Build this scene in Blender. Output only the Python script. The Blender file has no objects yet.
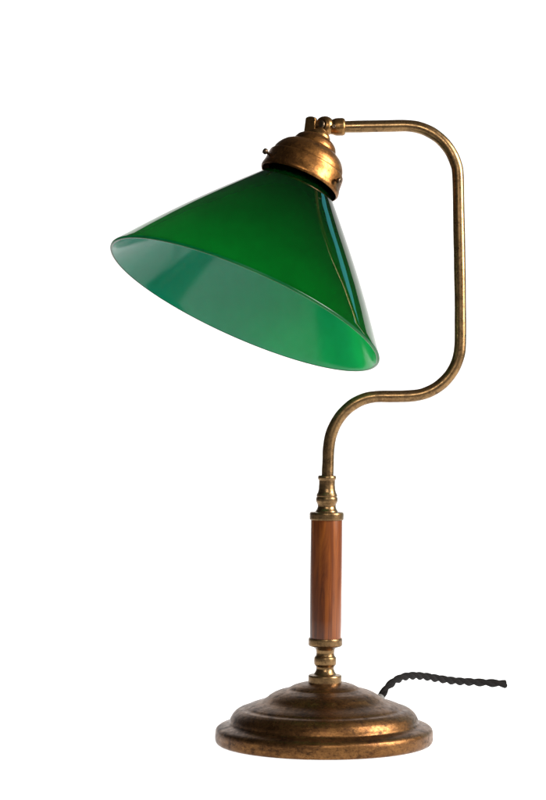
import bpy, bmesh, math, random
from mathutils import Vector, Matrix, Quaternion

random.seed(7)
PI = math.pi
R = math.radians
S = 0.0007                      # metres per photo pixel at the lamp's distance
CAM_Z = 0.240
CAM_D = 1.5
scene = bpy.context.scene
C = scene.collection
LAMP_X = (324 - 273) * S        # the lamp's axis

def P(px, py, Y=0.0):
    """metres of a point seen at a photo pixel, at the depth Y it really has"""
    k = S * (CAM_D + Y) / CAM_D
    return Vector(((px - 273) * k, Y, CAM_Z + (400 - py) * k))

# ------------------------------------------------------------------ mesh tools
def link(name, bm, mats, parent=None, sharp=32, smooth=True):
    me = bpy.data.meshes.new(name)
    bmesh.ops.recalc_face_normals(bm, faces=bm.faces[:])
    bm.to_mesh(me); bm.free()
    if smooth:
        me.polygons.foreach_set('use_smooth', [True] * len(me.polygons))
        me.set_sharp_from_angle(angle=R(sharp))
    for m in (mats if isinstance(mats, (list, tuple)) else [mats]):
        me.materials.append(m)
    o = bpy.data.objects.new(name, me); C.objects.link(o)
    if parent: o.parent = parent
    return o

def fillet(pts, rad, n=4):
    """round the corners of a polyline profile"""
    out = [Vector(pts[0])]
    for i in range(1, len(pts) - 1):
        a, b, c = Vector(pts[i-1]), Vector(pts[i]), Vector(pts[i+1])
        d = min(rad, (a-b).length * .45, (c-b).length * .45)
        p, q = b + (a-b).normalized() * d, b + (c-b).normalized() * d
        for k in range(n + 1):
            t = k / n
            out.append(p * (1-t)**2 + b * 2*t*(1-t) + q * t*t)
    out.append(Vector(pts[-1]))
    return out

def spline(pts, n=6):
    """Catmull-Rom through the points"""
    pts = [Vector(p) for p in pts]
    ext = [pts[0] * 2 - pts[1]] + pts + [pts[-1] * 2 - pts[-2]]
    out = []
    for i in range(1, len(ext) - 2):
        a, b, c, d = ext[i-1], ext[i], ext[i+1], ext[i+2]
        for k in range(n):
            t = k / n
            out.append(.5 * ((2*b) + (c-a)*t + (2*a-5*b+4*c-d)*t*t + (3*b-a-3*c+d)*t**3))
    out.append(pts[-1])
    return out

def lathe(bm, prof, M=Matrix.Identity(4), seg=128, close=False, mats=None, wob=0.0, scale=S):
    """revolve (radius, height) in photo pixels about the local z axis"""
    rings = []
    for r, z in prof:
        if r < 1e-5:
            rings.append([bm.verts.new(M @ Vector((0, 0, z * scale)))])
        else:
            ring = []
            for k in range(seg):
                a = 2 * PI * k / seg
                w = 1 + wob * (math.sin(2*a + .7) * .6 + math.sin(3*a + z*.05) * .4)
                ring.append(bm.verts.new(M @ Vector((r*w*scale*math.cos(a), r*w*scale*math.sin(a), z*scale))))
            rings.append(ring)
    pairs = list(zip(rings, rings[1:]))
    if close: pairs.append((rings[-1], rings[0]))
    for i, (A, B) in enumerate(pairs):
        for k in range(seg):
            j = (k + 1) % seg
            if len(A) == 1 and len(B) == 1: continue
            if len(A) == 1: f = bm.faces.new((A[0], B[k], B[j]))
            elif len(B) == 1: f = bm.faces.new((A[k], A[j], B[0]))
            else: f = bm.faces.new((A[k], A[j], B[j], B[k]))
            if mats: f.material_index = mats[i]

def frame_sweep(bm, path, rad, seg=32, caps=True):
    """a round bar along a path, parallel transported"""
    path = [Vector(p) for p in path]
    tang = []
    for i in range(len(path)):
        a, b = path[max(i-1, 0)], path[min(i+1, len(path)-1)]
        tang.append((b - a).normalized())
    n = tang[0].orthogonal().normalized()
    rings = []
    for i, p in enumerate(path):
        t = tang[i]
        n = (n - t * n.dot(t)).normalized()
        b = t.cross(n)
        r = rad(i / (len(path)-1)) if callable(rad) else rad
        rings.append([bm.verts.new(p + r * (math.cos(2*PI*k/seg) * n + math.sin(2*PI*k/seg) * b)) for k in range(seg)])
    for A, B in zip(rings, rings[1:]):
        for k in range(seg):
            bm.faces.new((A[k], A[(k+1) % seg], B[(k+1) % seg], B[k]))
    if caps:
        bm.faces.new(rings[0][::-1]); bm.faces.new(rings[-1])

def axis_matrix(origin, axis, hint=Vector((0, -1, 0))):
    z = axis.normalized()
    y = (-hint - z * (-hint).dot(z)).normalized()    # local -y looks towards the hint
    x = y.cross(z)
    return Matrix.Translation(origin) @ Matrix((x, y, z)).transposed().to_4x4()

# where the shade's mouth is, and its axis, in the lamp's own space
def at(px, py, Y=0.0): return P(px, py, Y) - Vector((LAMP_X, 0, 0))
OY = -.029
O = at(244, 306, OY)
k0 = (CAM_D + OY) / CAM_D
th = R(11.5)
AX = Vector((.40 * math.cos(th), math.sin(th), .9165 * math.cos(th))).normalized()

# ------------------------------------------------------------------ materials
def new_mat(name):
    m = bpy.data.materials.new(name); m.use_nodes = True
    nt = m.node_tree
    for n in list(nt.nodes): nt.nodes.remove(n)
    out = nt.nodes.new('ShaderNodeOutputMaterial')
    return m, nt, out
def nd(nt, typ, **kw):
    n = nt.nodes.new(typ)
    for k, v in kw.items():
        if k in n.inputs.keys() if isinstance(k, str) else False: n.inputs[k].default_value = v
        else: setattr(n, k, v)
    return n
def noise(nt, co, scale, detail=6, rough=.6, dist=0):
    n = nt.nodes.new('ShaderNodeTexNoise')
    n.inputs['Scale'].default_value = scale; n.inputs['Detail'].default_value = detail
    n.inputs['Roughness'].default_value = rough; n.inputs['Distortion'].default_value = dist
    nt.links.new(co, n.inputs['Vector'])
    return n.outputs['Fac']
def ramp(nt, fac, stops, interp='LINEAR'):
    r = nt.nodes.new('ShaderNodeValToRGB'); r.color_ramp.interpolation = interp
    e = r.color_ramp.elements
    while len(e) > 1: e.remove(e[0])
    e[0].position, e[0].color = stops[0][0], (*stops[0][1], 1)
    for p, c in stops[1:]:
        x = e.new(p); x.color = (*c, 1)
    nt.links.new(fac, r.inputs['Fac'])
    return r.outputs['Color']
def mix(nt, fac, a, b):
    m = nt.nodes.new('ShaderNodeMix'); m.data_type = 'RGBA'
    for s, v in ((0, fac), (6, a), (7, b)):
        if hasattr(v, 'is_output') or isinstance(v, bpy.types.NodeSocket): nt.links.new(v, m.inputs[s])
        else: m.inputs[s].default_value = v if s == 0 else (*v, 1)
    return m.outputs[2]
def val(nt, fac, lo, hi, a=0., b=1.):
    m = nt.nodes.new('ShaderNodeMapRange')
    m.inputs['From Min'].default_value = a; m.inputs['From Max'].default_value = b
    m.inputs['To Min'].default_value = lo; m.inputs['To Max'].default_value = hi
    nt.links.new(fac, m.inputs['Value'])
    return m.outputs['Result']
def bump(nt, h, strength, dist):
    b = nt.nodes.new('ShaderNodeBump')
    b.inputs['Strength'].default_value = strength; b.inputs['Distance'].default_value = dist
    nt.links.new(h, b.inputs['Height'])
    return b.outputs['Normal']

def patina(name, brass, brown, dark, worn, scale=45, rough=(.26, .5), stretch=(1, 1, 1), bmp=.18, mot=.75, wear=.5, cut=(.54, .68)):
    m, nt, out = new_mat(name)
    tc = nt.nodes.new('ShaderNodeTexCoord')
    mp = nt.nodes.new('ShaderNodeMapping'); mp.inputs['Scale'].default_value = stretch
    nt.links.new(tc.outputs['Object'], mp.inputs['Vector'])
    co = mp.outputs['Vector']
    big = noise(nt, co, scale, 8, .68, .6)
    mid = noise(nt, co, scale * 3.7, 6, .7, .3)
    fine = noise(nt, co, scale * 16, 4, .7)
    a = ramp(nt, big, [(.5 - .17 - worn, brown), (.5 + .1 - worn, brass)])
    mid2 = noise(nt, co, scale * 6.5, 5, .75, .8)
    b = mix(nt, val(nt, mid, 0, mot, *cut), a, dark)
    b = mix(nt, val(nt, mid2, 0, mot * .8, cut[0] + .015, cut[1] - .015), b, tuple(v * 1.35 for v in brass))
    c = mix(nt, val(nt, fine, 0, mot, .55, .68), b, dark)
    geo = nt.nodes.new('ShaderNodeNewGeometry')
    rub = nt.nodes.new('ShaderNodeMath'); rub.operation = 'MULTIPLY'
    nt.links.new(val(nt, geo.outputs['Pointiness'], 0, wear, .515, .56), rub.inputs[0]); nt.links.new(val(nt, mid, .2, 1, .35, .6), rub.inputs[1])
    c = mix(nt, rub.outputs[0], c, tuple(min(1, v * 1.7) for v in brass))
    bs = nt.nodes.new('ShaderNodeBsdfPrincipled')
    nt.links.new(c, bs.inputs['Base Color'])
    bs.inputs['Metallic'].default_value = .92
    nt.links.new(val(nt, mid, rough[0], rough[1], .3, .7), bs.inputs['Roughness'])
    nt.links.new(bump(nt, fine, bmp, .0003), bs.inputs['Normal'])
    nt.links.new(bs.outputs[0], out.inputs['Surface'])
    return m

M_base = patina('base_brass', (.18, .083, .027), (.054, .021, .008), (.013, .006, .0035), .0, 46, (.27, .52), (1, 1, 1.7), .3, .75, .5, (.50, .66))
M_tube = patina('tube_brass', (.25, .150, .066), (.13, .073, .032), (.045, .026, .014), .08, 40, (.2, .44), (1, 1, 1), .12, .7, .5, (.5, .66))
M_neck = patina('neck_brass', (.22, .132, .058), (.12, .068, .03), (.035, .022, .012), .06, 60, (.24, .42))
M_gal = patina('gallery_brass', (.27, .118, .031), (.11, .043, .013), (.034, .015, .007), -.02, 46, (.28, .5), (1, 1, 1), .2, .75, .5, (.50, .65))
M_knuckle = patina('knuckle_brass', (.30, .16, .055), (.12, .06, .021), (.03, .016, .009), .02, 70, (.24, .45))
M_screw = patina('screw_metal', (.13, .09, .055), (.06, .04, .03), (.03, .02, .015), 0, 90, (.3, .5))

def wood():
    m, nt, out = new_mat('varnished_wood')
    tc = nt.nodes.new('ShaderNodeTexCoord')
    mp = nt.nodes.new('ShaderNodeMapping'); mp.inputs['Scale'].default_value = (1, 1, .07)
    nt.links.new(tc.outputs['Object'], mp.inputs['Vector'])
    g = noise(nt, mp.outputs[0], 520, 5, .6, .4)
    g2 = noise(nt, mp.outputs[0], 150, 4, .6, 1.2)
    blot = noise(nt, mp.outputs[0], 95, 3, .5)
    a = ramp(nt, g2, [(.3, (.036, .0075, .0015)), (.48, (.118, .0275, .0035)), (.66, (.21, .056, .0065))])
    b = mix(nt, val(nt, g, 0, .6, .52, .75), a, (.03, .008, .003))
    c = mix(nt, val(nt, blot, 0, .6, .48, .75), b, (.022, .006, .003))
    bs = nt.nodes.new('ShaderNodeBsdfPrincipled')
    nt.links.new(c, bs.inputs['Base Color'])
    bs.inputs['Roughness'].default_value = .42
    bs.inputs['Coat Weight'].default_value = .5
    bs.inputs['Specular IOR Level'].default_value = .15
    bs.inputs['Coat Roughness'].default_value = .14
    nt.links.new(bump(nt, g, .12, .0003), bs.inputs['Normal'])
    nt.links.new(bs.outputs[0], out.inputs['Surface'])
    return m
M_wood = wood()

def shade_glass(name, dif, trn, tw, rough=.03, ior=1.45, dim_range=(1, 1)):
    """opal cased glass: a coloured diffusing body that passes light, under a clear glossy skin"""
    m, nt, out = new_mat(name)
    tc = nt.nodes.new('ShaderNodeTexCoord')
    n = noise(nt, tc.outputs['Object'], 22, 3, .5)
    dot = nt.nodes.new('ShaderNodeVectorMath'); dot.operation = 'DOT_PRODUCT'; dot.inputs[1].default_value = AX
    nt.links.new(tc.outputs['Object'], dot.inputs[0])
    painted_dim = val(nt, dot.outputs['Value'], dim_range[1], dim_range[0], O.dot(AX), O.dot(AX) + 130 * S)  # interior shading put into the transmission colour: dimmer towards the neck
    d = nt.nodes.new('ShaderNodeBsdfDiffuse'); nt.links.new(mix(nt, val(nt, n, 0, 1, .3, .7), dif, tuple(c*.8 for c in dif)), d.inputs['Color'])
    t = nt.nodes.new('ShaderNodeBsdfTranslucent')
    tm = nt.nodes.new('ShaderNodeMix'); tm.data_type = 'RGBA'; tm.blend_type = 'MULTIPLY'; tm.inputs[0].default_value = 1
    nt.links.new(painted_dim, tm.inputs[7]); nt.links.new(tm.outputs[2], t.inputs['Color'])
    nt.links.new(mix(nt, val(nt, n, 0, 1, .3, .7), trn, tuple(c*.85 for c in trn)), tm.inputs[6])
    mx = nt.nodes.new('ShaderNodeMixShader'); mx.inputs[0].default_value = tw
    nt.links.new(d.outputs[0], mx.inputs[1]); nt.links.new(t.outputs[0], mx.inputs[2])
    g = nt.nodes.new('ShaderNodeBsdfGlossy'); g.inputs['Roughness'].default_value = rough
    fr = nt.nodes.new('ShaderNodeFresnel'); fr.inputs['IOR'].default_value = ior
    wav = noise(nt, tc.outputs['Object'], 16, 2, .5)
    bn = bump(nt, wav, .15, .004)
    nt.links.new(bn, g.inputs['Normal'])
    # a backfacing Fresnel would read 1/IOR: use the outer side only
    geo = nt.nodes.new('ShaderNodeNewGeometry')
    inv = nt.nodes.new('ShaderNodeMath'); inv.operation = 'SUBTRACT'; inv.inputs[0].default_value = 1
    nt.links.new(geo.outputs['Backfacing'], inv.inputs[1])
    mul = nt.nodes.new('ShaderNodeMath'); mul.operation = 'MULTIPLY'
    nt.links.new(fr.outputs[0], mul.inputs[0]); nt.links.new(inv.outputs[0], mul.inputs[1])
    m2 = nt.nodes.new('ShaderNodeMixShader')
    nt.links.new(mul.outputs[0], m2.inputs[0]); nt.links.new(mx.outputs[0], m2.inputs[1]); nt.links.new(g.outputs[0], m2.inputs[2])
    nt.links.new(m2.outputs[0], out.inputs['Surface'])
    return m
M_gout = shade_glass('green_glass_outer', (.0003, .008, .0015), (.0004, .30, .036), .8, dim_range=(.14, 1.12))
M_gin = shade_glass('green_glass_inner', (.016, .35, .255), (.02, .90, .64), .6, .12, 1.48)
M_grim = shade_glass('green_glass_rim', (.001, .05, .02), (.005, .35, .14), .6, .25, 1.3)

def cord_mat():
    m, nt, out = new_mat('black_braided_cotton')
    tc = nt.nodes.new('ShaderNodeTexCoord')
    f = noise(nt, tc.outputs['Object'], 1800, 3, .7)
    f2 = noise(nt, tc.outputs['Object'], 160, 3, .6)
    bs = nt.nodes.new('ShaderNodeBsdfPrincipled')
    c = mix(nt, val(nt, f, 0, 1, .35, .7), (.001, .0009, .001), (.007, .0055, .005))
    nt.links.new(mix(nt, val(nt, f2, 0, .5, .5, .75), c, (.012, .007, .006)), bs.inputs['Base Color'])
    bs.inputs['Roughness'].default_value = .8
    bs.inputs['Specular IOR Level'].default_value = .1
    bs.inputs['Sheen Weight'].default_value = .0
    nt.links.new(bump(nt, f, .6, .0004), bs.inputs['Normal'])
    nt.links.new(bs.outputs[0], out.inputs['Surface'])
    return m
M_cord = cord_mat()

def plain(name, col, rough, metal=0):
    m, nt, out = new_mat(name)
    tc = nt.nodes.new('ShaderNodeTexCoord')
    f = noise(nt, tc.outputs['Object'], 300, 3, .6)
    bs = nt.nodes.new('ShaderNodeBsdfPrincipled')
    nt.links.new(mix(nt, f, tuple(c*.8 for c in col), col), bs.inputs['Base Color'])
    bs.inputs['Roughness'].default_value = rough; bs.inputs['Metallic'].default_value = metal
    nt.links.new(bs.outputs[0], out.inputs['Surface'])
    return m
M_grom = plain('grey_bushing', (.12, .115, .11), .6)

def sheet_mat():
    m, nt, out = new_mat('white_light_table_acrylic')
    t = nt.nodes.new('ShaderNodeBsdfTranslucent'); t.inputs['Color'].default_value = (.93, .93, .93, 1)
    d = nt.nodes.new('ShaderNodeBsdfDiffuse'); d.inputs['Color'].default_value = (.93, .93, .93, 1)
    tc = nt.nodes.new('ShaderNodeTexCoord')
    f = val(nt, noise(nt, tc.outputs['Object'], 9, 3, .5), .52, .58)
    mx = nt.nodes.new('ShaderNodeMixShader'); nt.links.new(f, mx.inputs[0])
    nt.links.new(d.outputs[0], mx.inputs[1]); nt.links.new(t.outputs[0], mx.inputs[2])
    nt.links.new(mx.outputs[0], out.inputs['Surface'])
    return m
M_sheet = sheet_mat()

# ------------------------------------------------------------------ the surface: a curved white light table
SW = .9
bm = bmesh.new()
prof = [Vector((-.62, 0)), Vector((.9, 0))]
rc = .45
for k in range(1, 17):
    a = PI/2 * k/16
    prof.append(Vector((.9 + rc*math.sin(a), rc - rc*math.cos(a))))
prof.append(Vector((.9 + rc, 1.0)))
rows = [[bm.verts.new((x, y, z)) for x in (-SW, -.2, .2, SW)] for y, z in prof]
for A, B in zip(rows, rows[1:]):
    for k in range(3): bm.faces.new((A[k], A[k+1], B[k+1], B[k]))
backdrop = link('backdrop', bm, M_sheet)
backdrop['kind'] = 'structure'
backdrop['label'] = 'plain white seamless surface under and behind the lamp'

# ------------------------------------------------------------------ the lamp
lamp = bpy.data.objects.new('desk_lamp', None); C.objects.link(lamp)
lamp.location = (LAMP_X, 0, 0); lamp.empty_display_size = .05
lamp['label'] = 'aged brass desk lamp with a green glass cone shade and turned wooden stem'
lamp['category'] = 'desk lamp'

# base: a wide stepped dish
bp = [(0, 3), (96, 3), (103, .6), (107, .6), (108.6, 3), (108.9, 6), (108.7, 12), (107.9, 14.8), (105.6, 16.8), (102, 18.2), (98.5, 19.1), (95.8, 19.8),
      (94.6, 21.2), (93.8, 24.6), (91.4, 29), (88, 32.4), (84.5, 34.4), (81.5, 35), (79.5, 35.6), (77.5, 37), (73, 38.8), (66, 41), (61.5, 42.6),
      (58, 44.6), (54.6, 47.4), (50.5, 49.9), (46, 51.8), (39, 53.7), (36, 54.4), (33.6, 56), (30, 57.8), (24, 59.6), (14, 61), (0, 61)]
bm = bmesh.new()
lathe(bm, fillet(bp, 1.2, 3), seg=192, wob=.0012)
base = link('base', bm, M_base, lamp, 40)

# stem parts are turned about an axis that leans a touch
lean = Vector((.0105, 0, 1)).normalized()
SM = axis_matrix(Vector((.3*S, 0, 0)), lean)
FL = 743.0
def yz(py): return FL - py
def turned(name, prof, mat, fil=.5, seg=72, parent=lamp, sharp=35):
    bm = bmesh.new()
    pr = fillet([(r, yz(y)) for r, y in prof], fil, 3)
    lathe(bm, pr, SM, seg)
    return link(name, bm, mat, parent, sharp)

turned('base_neck', [(0, 686), (16.2, 686), (16.8, 685), (16.8, 676.2), (16.2, 675), (11.5, 674.4), (10.6, 673), (9.4, 671), (8.7, 668.6),
       (9.2, 666.4), (10.2, 665.2), (11, 664.3), (11.2, 661), (11, 657.6), (10.2, 656.6), (9.2, 655.4), (8.9, 653), (9.3, 650), (10.4, 648),
       (12.5, 647), (0, 647)], M_neck)
handle = turned('handle', [(0, 646), (15.6, 646), (15.85, 620), (15.9, 580), (15.85, 540), (15.7, 515), (0, 515)], M_wood, .3)
turned('ferrule', [(0, 646.9), (13, 646.9), (16.2, 646), (17, 644.6), (17, 640), (16.8, 638.6), (16.4, 638), (15.6, 638.2), (15.5, 639)], M_neck, .5, parent=handle)
turned('ferrule', [(15.5, 519), (15.6, 519.9), (16.6, 520), (17, 519.2), (17.1, 514.2), (16.8, 512.8), (16, 512.2), (12, 511.8), (0, 511.8)], M_neck, .5, parent=handle)
turned('stem_neck', [(0, 512.4), (11.6, 512.4), (10.8, 510.6), (9.6, 508.8), (9, 506.6), (9.3, 504.4), (10.2, 502.6), (10.8, 501.2), (10.9, 498.6),
       (10.3, 497.2), (9.9, 496.9), (10.3, 496.4), (10.3, 494.6), (9.6, 493.6), (8.9, 492), (8.3, 489), (8, 485), (8, 480.4), (8.9, 479.2), (9.2, 477.8),
       (8.9, 476.2), (8.2, 475.6), (6.2, 475.6), (0, 475.6)], M_neck, .4)

# arm: one bent tube
def bend(cx, cy, rx, ry, a0, a1, n=6):
    return [(cx + rx * math.cos(R(a0 + (a1-a0) * k / n)), cy - ry * math.sin(R(a0 + (a1-a0) * k / n))) for k in range(n + 1)]
tp = [(327.3, 484), (327.6, 474), (328.1, 462)] + bend(378.5, 452.5, 50, 55.9, 176, 92) + [(392, 396.5)] \
   + bend(408.5, 343.5, 51.7, 52.5, -88, -2) + [(460.4, 318), (460.1, 285), (459.5, 250), (458.8, 215)] \
   + bend(405.5, 179, 52.6, 53.2, 4, 88) + [(390, 126), (362, 126.5), (338, 127)]
path = [Vector((p.x, p.y, p.z)) for p in spline([at(x, y) for x, y in tp], 8)]
bm = bmesh.new(); frame_sweep(bm, path, lambda t: (5.95 + .07 * math.sin(t * 61) + .05 * math.sin(t * 143 + 1)) * S, 40)
arm = link('arm', bm, M_tube, lamp, 60)

# ------------------------------------------------------------------ shade frame
GM = axis_matrix(O, AX)
q = k0 / math.cos(R(13.2))                 # along-axis lengths were read off the photograph foreshortened
def ax(r, a): return (r * k0, a * q)

# shade holder (gallery)
gp = [(41.3, 137.2), (42.2, 138.6), (42.2, 141), (41.3, 144), (40.8, 148), (40.6, 152), (40.3, 155.4), (39.9, 156.8), (38.0, 157.2), (37.7, 158.6),
      (37.5, 161.5), (36, 165), (33.7, 168.6), (30.6, 171.8), (27, 174.2), (24, 175.1), (23.1, 176), (22.6, 178.8), (21, 182.2), (17.8, 185.2),
      (12.8, 187.6), (0, 189)]
gi = [(0, 186), (12, 184), (24, 171), (33, 163), (36.2, 158), (38.4, 152), (39.2, 148), (40.8, 143.6), (41.1, 140), (40.5, 137.4)]
gs = [(0, 166), (29.5, 165), (29.5, 129.5), (36.6, 128.6), (36.4, 127.6), (29, 127), (26, 126), (18, 126), (18, 135), (0, 135)]      # unseen sleeve and flange inside the glass neck, added to block light
bm = bmesh.new()
outer = fillet([ax(*p) for p in gp], 1.0, 3)
lathe(bm, outer, GM, 112, wob=.002)
lathe(bm, [ax(*p) for p in gi], GM, 112)
lathe(bm, [ax(*p) for p in gs], GM, 64)
# lip edge joining the two walls
lathe(bm, [ax(41.3, 137.2), ax(40.9, 136.9), ax(40.5, 137.4)], GM, 112)
bmesh.ops.remove_doubles(bm, verts=bm.verts[:], dist=1e-6)
gallery = link('shade_holder', bm, M_gal, lamp, 38)

for az, rr in ((-155, 48.6), (-38, 47.8), (90, 48)):
    bm = bmesh.new()
    d = GM.to_3x3() @ Vector((math.cos(R(az)), math.sin(R(az)), .03))
    o = GM @ Vector((0, 0, ax(0, 145)[1] * S)) + d.normalized() * (36 * S)
    L = rr - 36
    lathe(bm, fillet([(0, -1), (1.5, -1), (1.5, L-4.2), (2.7, L-3.8), (3.0, L-2.6), (2.9, L-.9), (2.2, L), (0, L+.2)], .5, 2), axis_matrix(o, d, Vector((0, 0, 1))), 28)
    link('thumb_screw', bm, M_screw, gallery, 40)

# glass cone shade with its fitter neck, outside and inside skins
def shade_r(t):          # t: 0 at the rim, 1 at the shoulder
    return 146 + (39.6 - 146) * t + 3.2 * math.sin(PI * t)
outp = [(shade_r(i/28), 1.5 + 129.5 * i/28) for i in range(29)]
outp += [(37.9, 132.4), (35.8, 133.4), (34.5, 135), (34.2, 139), (34.2, 151)]
T = 3.2                   # glass thickness
inp = []
for i in range(len(outp)):
    a, b = Vector(outp[max(i-1, 0)]), Vector(outp[min(i+1, len(outp)-1)])
    t = (b - a).normalized(); n = Vector((-t.y, t.x))     # points in and down
    if n.x > 0: n = -n
    inp.append(tuple(Vector(outp[i]) + n * (T if i < 29 else 3.4)))
n0 = [inp[0], None, outp[0]]
full, mi = [], []
rim = []
a0, b0 = Vector(inp[0]), Vector(outp[0])
cen = (a0 + b0) / 2; rad = (b0 - a0).length / 2
dirn = Vector((a0.y - b0.y, b0.x - a0.x)).normalized()
if dirn.y > 0: dirn = -dirn
for k in range(1, 8):
    ph = PI * k / 8
    rim.append(tuple(cen - (b0 - a0) / 2 * math.cos(ph) + dirn * rad * .9 * math.sin(ph)))
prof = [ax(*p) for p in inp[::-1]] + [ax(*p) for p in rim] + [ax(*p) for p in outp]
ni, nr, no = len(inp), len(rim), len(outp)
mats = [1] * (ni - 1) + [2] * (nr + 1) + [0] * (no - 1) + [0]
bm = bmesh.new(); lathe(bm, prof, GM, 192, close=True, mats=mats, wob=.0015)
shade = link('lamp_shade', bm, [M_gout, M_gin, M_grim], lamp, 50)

# ------------------------------------------------------------------ swivel between shade and arm
# coupler on the arm's end
bm = bmesh.new()
ad = (at(360, 126.6) - at(338, 127)).normalized()
lathe(bm, fillet([(0, -3), (7.2, -3), (7.6, 0), (8.6, 2), (8.9, 5), (8.9, 9.5), (8.2, 11.4), (6.4, 12.4), (0, 12.4)], .8, 3), axis_matrix(at(333, 127), ad, Vector((0, 0, 1))), 56)
coupler = link('arm_coupler', bm, M_knuckle, lamp, 40)
# knuckle: a fat rounded eye turning on a cross pin
bm = bmesh.new()
KC = at(324.8, 126.2)
ka = Vector((-.55, -.82, .12)).normalized()          # the pin's axis
KM = axis_matrix(KC, ka, Vector((0, 0, 1)))
lathe(bm, fillet([(0, -7), (6, -6.8), (8.6, -5), (10, -1.5), (10, 1.5), (8.8, 5), (6.4, 6.8), (5.6, 7), (5, 6.2), (0, 6.2)], 1.2, 3), KM, 56)
knuckle = link('swivel_knuckle', bm, M_knuckle, lamp, 42)
bm = bmesh.new()
lathe(bm, fillet([(0, 5.5), (4.2, 5.5), (4.4, 7.6), (3.6, 8.5), (0, 8.8)], .6, 3), KM, 32)
link('pivot_pin', bm, M_screw, knuckle, 40)
bm = bmesh.new()
so = at(333.4, 127.4) + Vector((0, -8.0*S, 0))
lathe(bm, fillet([(1.9, -1), (1.9, .9), (1.3, 1.2), (0, .5)], .3, 2), axis_matrix(so, Vector((.05, -1, -.1)), Vector((0, 0, 1))), 24)
link('grub_screw', bm, M_screw, coupler, 40)
# fork lugs standing on the shade holder, either side of the eye
def lug(cx, cy, Y, w, h, t, tilt, name):
    bm = bmesh.new()
    o = at(cx, cy, Y)
    pts = []
    for k in range(13):
        a = PI * k / 12
        pts.append((w * math.cos(a), h + w * .45 * math.sin(a)))
    pts = [(w * 1.15, 0)] + pts + [(-w * 1.15, 0)]
    Mx = Matrix.Translation(o) @ Matrix.Rotation(tilt, 4, 'Y') @ Matrix.Rotation(R(-32), 4, 'Z')
    F = [bm.verts.new(Mx @ Vector((x*S, -t*S/2, z*S))) for x, z in pts]
    B = [bm.verts.new(Mx @ Vector((x*S, t*S/2, z*S))) for x, z in pts]
    bm.faces.new(F); bm.faces.new(B[::-1])
    for k in range(len(pts)):
        j = (k+1) % len(pts)
        bm.faces.new((F[k], B[k], B[j], F[j]))
    bmesh.ops.recalc_face_normals(bm, faces=bm.faces[:])
    bmesh.ops.bevel(bm, geom=[e for e in bm.edges if e.calc_face_angle(0) > .9], offset=.6*S, segments=2, affect='EDGES', profile=.6)
    return link(name, bm, M_knuckle, gallery, 35)
lug(309.8, 136, -.001, 5.6, 17, 4.2, R(5), 'fork_lug')
# the swivel's round seat on top of the holder
bm = bmesh.new()
lathe(bm, fillet([(0, 184), (12, 186), (11.6, 190), (9.6, 192.6), (7.2, 194), (5.5, 199), (0, 199)], .8, 3),
      GM @ Matrix.Scale(q, 4, Vector((0, 0, 1))), 48)
link('swivel_seat', bm, M_knuckle, gallery, 40)

# ------------------------------------------------------------------ cord: two braided strands twisted together
cp = [(376, 703, .050), (381, 696.5, .056), (386, 689, .066), (393, 682.2, .082), (402, 677.6, .105), (412, 675.8, .130), (424, 676.4, .158), (438, 678.6, .188),
      (455, 681.0, .220), (474, 682.2, .252), (491, 683.0, .271), (505, 684.0, .285)]
cpath = spline([at(x, y, Y) for x, y, Y in cp], 14)
L = [0]
for a, b in zip(cpath, cpath[1:]): L.append(L[-1] + (b-a).length)
bm = bmesh.new()
for s in (0, 1):
    pts = []
    n = Vector((0, 0, 1))
    for i, p in enumerate(cpath):
        t = (cpath[min(i+1, len(cpath)-1)] - cpath[max(i-1, 0)]).normalized()
        n = (n - t * n.dot(t)).normalized(); b = t.cross(n)
        a = (L[i] - L[-1]) / .036 * 2*PI + s * PI
        pts.append(p + (n * math.cos(a) + b * math.sin(a)) * 1.45 * S * (1 + .2 * i / len(cpath)))
    frame_sweep(bm, pts, lambda t: (2.55 + .65 * t) * S, 16)
cord = link('power_cord', bm, M_cord, lamp, 50)
bm = bmesh.new()
g0 = at(380, 698.5, .054); gd = (at(386, 689, .066) - at(376, 703, .050)).normalized()
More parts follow.
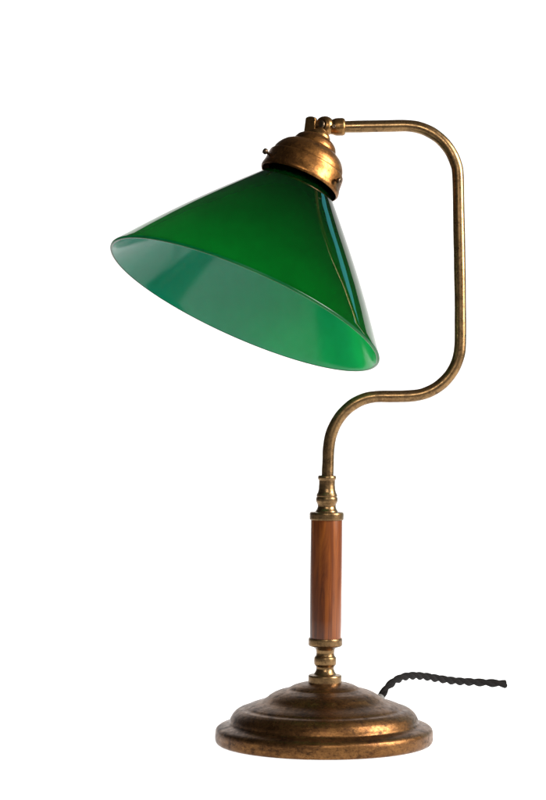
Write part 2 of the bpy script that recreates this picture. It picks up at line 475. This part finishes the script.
lathe(bm, fillet([(0, -6), (5.4, -6), (5.4, 0), (5, 1.2), (4.4, 1.8), (0, 1.6)], .6, 3), axis_matrix(g0, gd), 28)
link('cord_bushing', bm, M_grom, lamp, 40)

# ------------------------------------------------------------------ lamps of the studio
def area(name, loc, target, sx, sy, watts, col=(1, 1, 1), spread=180):
    l = bpy.data.lights.new(name, 'AREA'); l.shape = 'RECTANGLE'; l.size = sx; l.size_y = sy
    l.energy = watts; l.color = col; l.spread = R(spread)
    o = bpy.data.objects.new(name, l); C.objects.link(o)
    o.location = loc
    o.rotation_euler = (Vector(target) - Vector(loc)).to_track_quat('-Z', 'Y').to_euler()
    return o
area('table_light', (0, .42, -.4), (0, .42, 0), 1.7, 1.6, 21.5)
area('background_light', (0, 1.8, .45), (0, 0, .45), 1.7, 1.3, 13)
area('cove_light', (0, 1.62, -.28), (0, 1.0, .2), 1.7, .7, 4.8)
area('key_light', (1.46, -.45, .85), (.05, 0, .22), .5, .9, 80, (1, .96, .91))
area('front_softbox', (.12, -1.55, .86), (.05, 0, .3), .6, .18, 9, (1, .95, .88))
area('window_strip', (1.06, 1.08, .85), (0, 0, .4), .13, 1.8, 1.6, (.10, .62, .72))

w = bpy.data.worlds.new('World'); scene.world = w; w.use_nodes = True
bg = w.node_tree.nodes['Background']
bg.inputs['Color'].default_value = (.85, .93, 1, 1); bg.inputs['Strength'].default_value = .05

# ------------------------------------------------------------------ camera
cam = bpy.data.cameras.new('camera'); co = bpy.data.objects.new('camera', cam); C.objects.link(co)
co.location = (0, -CAM_D, CAM_Z); co.rotation_euler = (R(90), 0, 0)
cam.sensor_fit = 'VERTICAL'; cam.sensor_height = 24; cam.lens = 24 * (CAM_D / S) / 800
cam.clip_start = .01; cam.clip_end = 100
scene.camera = co
vs = scene.view_settings
vs.view_transform = 'Standard'; vs.look = 'None'; vs.exposure = 0; vs.gamma = 1
scene.cycles.max_bounces = 14; scene.cycles.diffuse_bounces = 6; scene.cycles.glossy_bounces = 6; scene.cycles.transmission_bounces = 8
scene.cycles.use_denoising = True
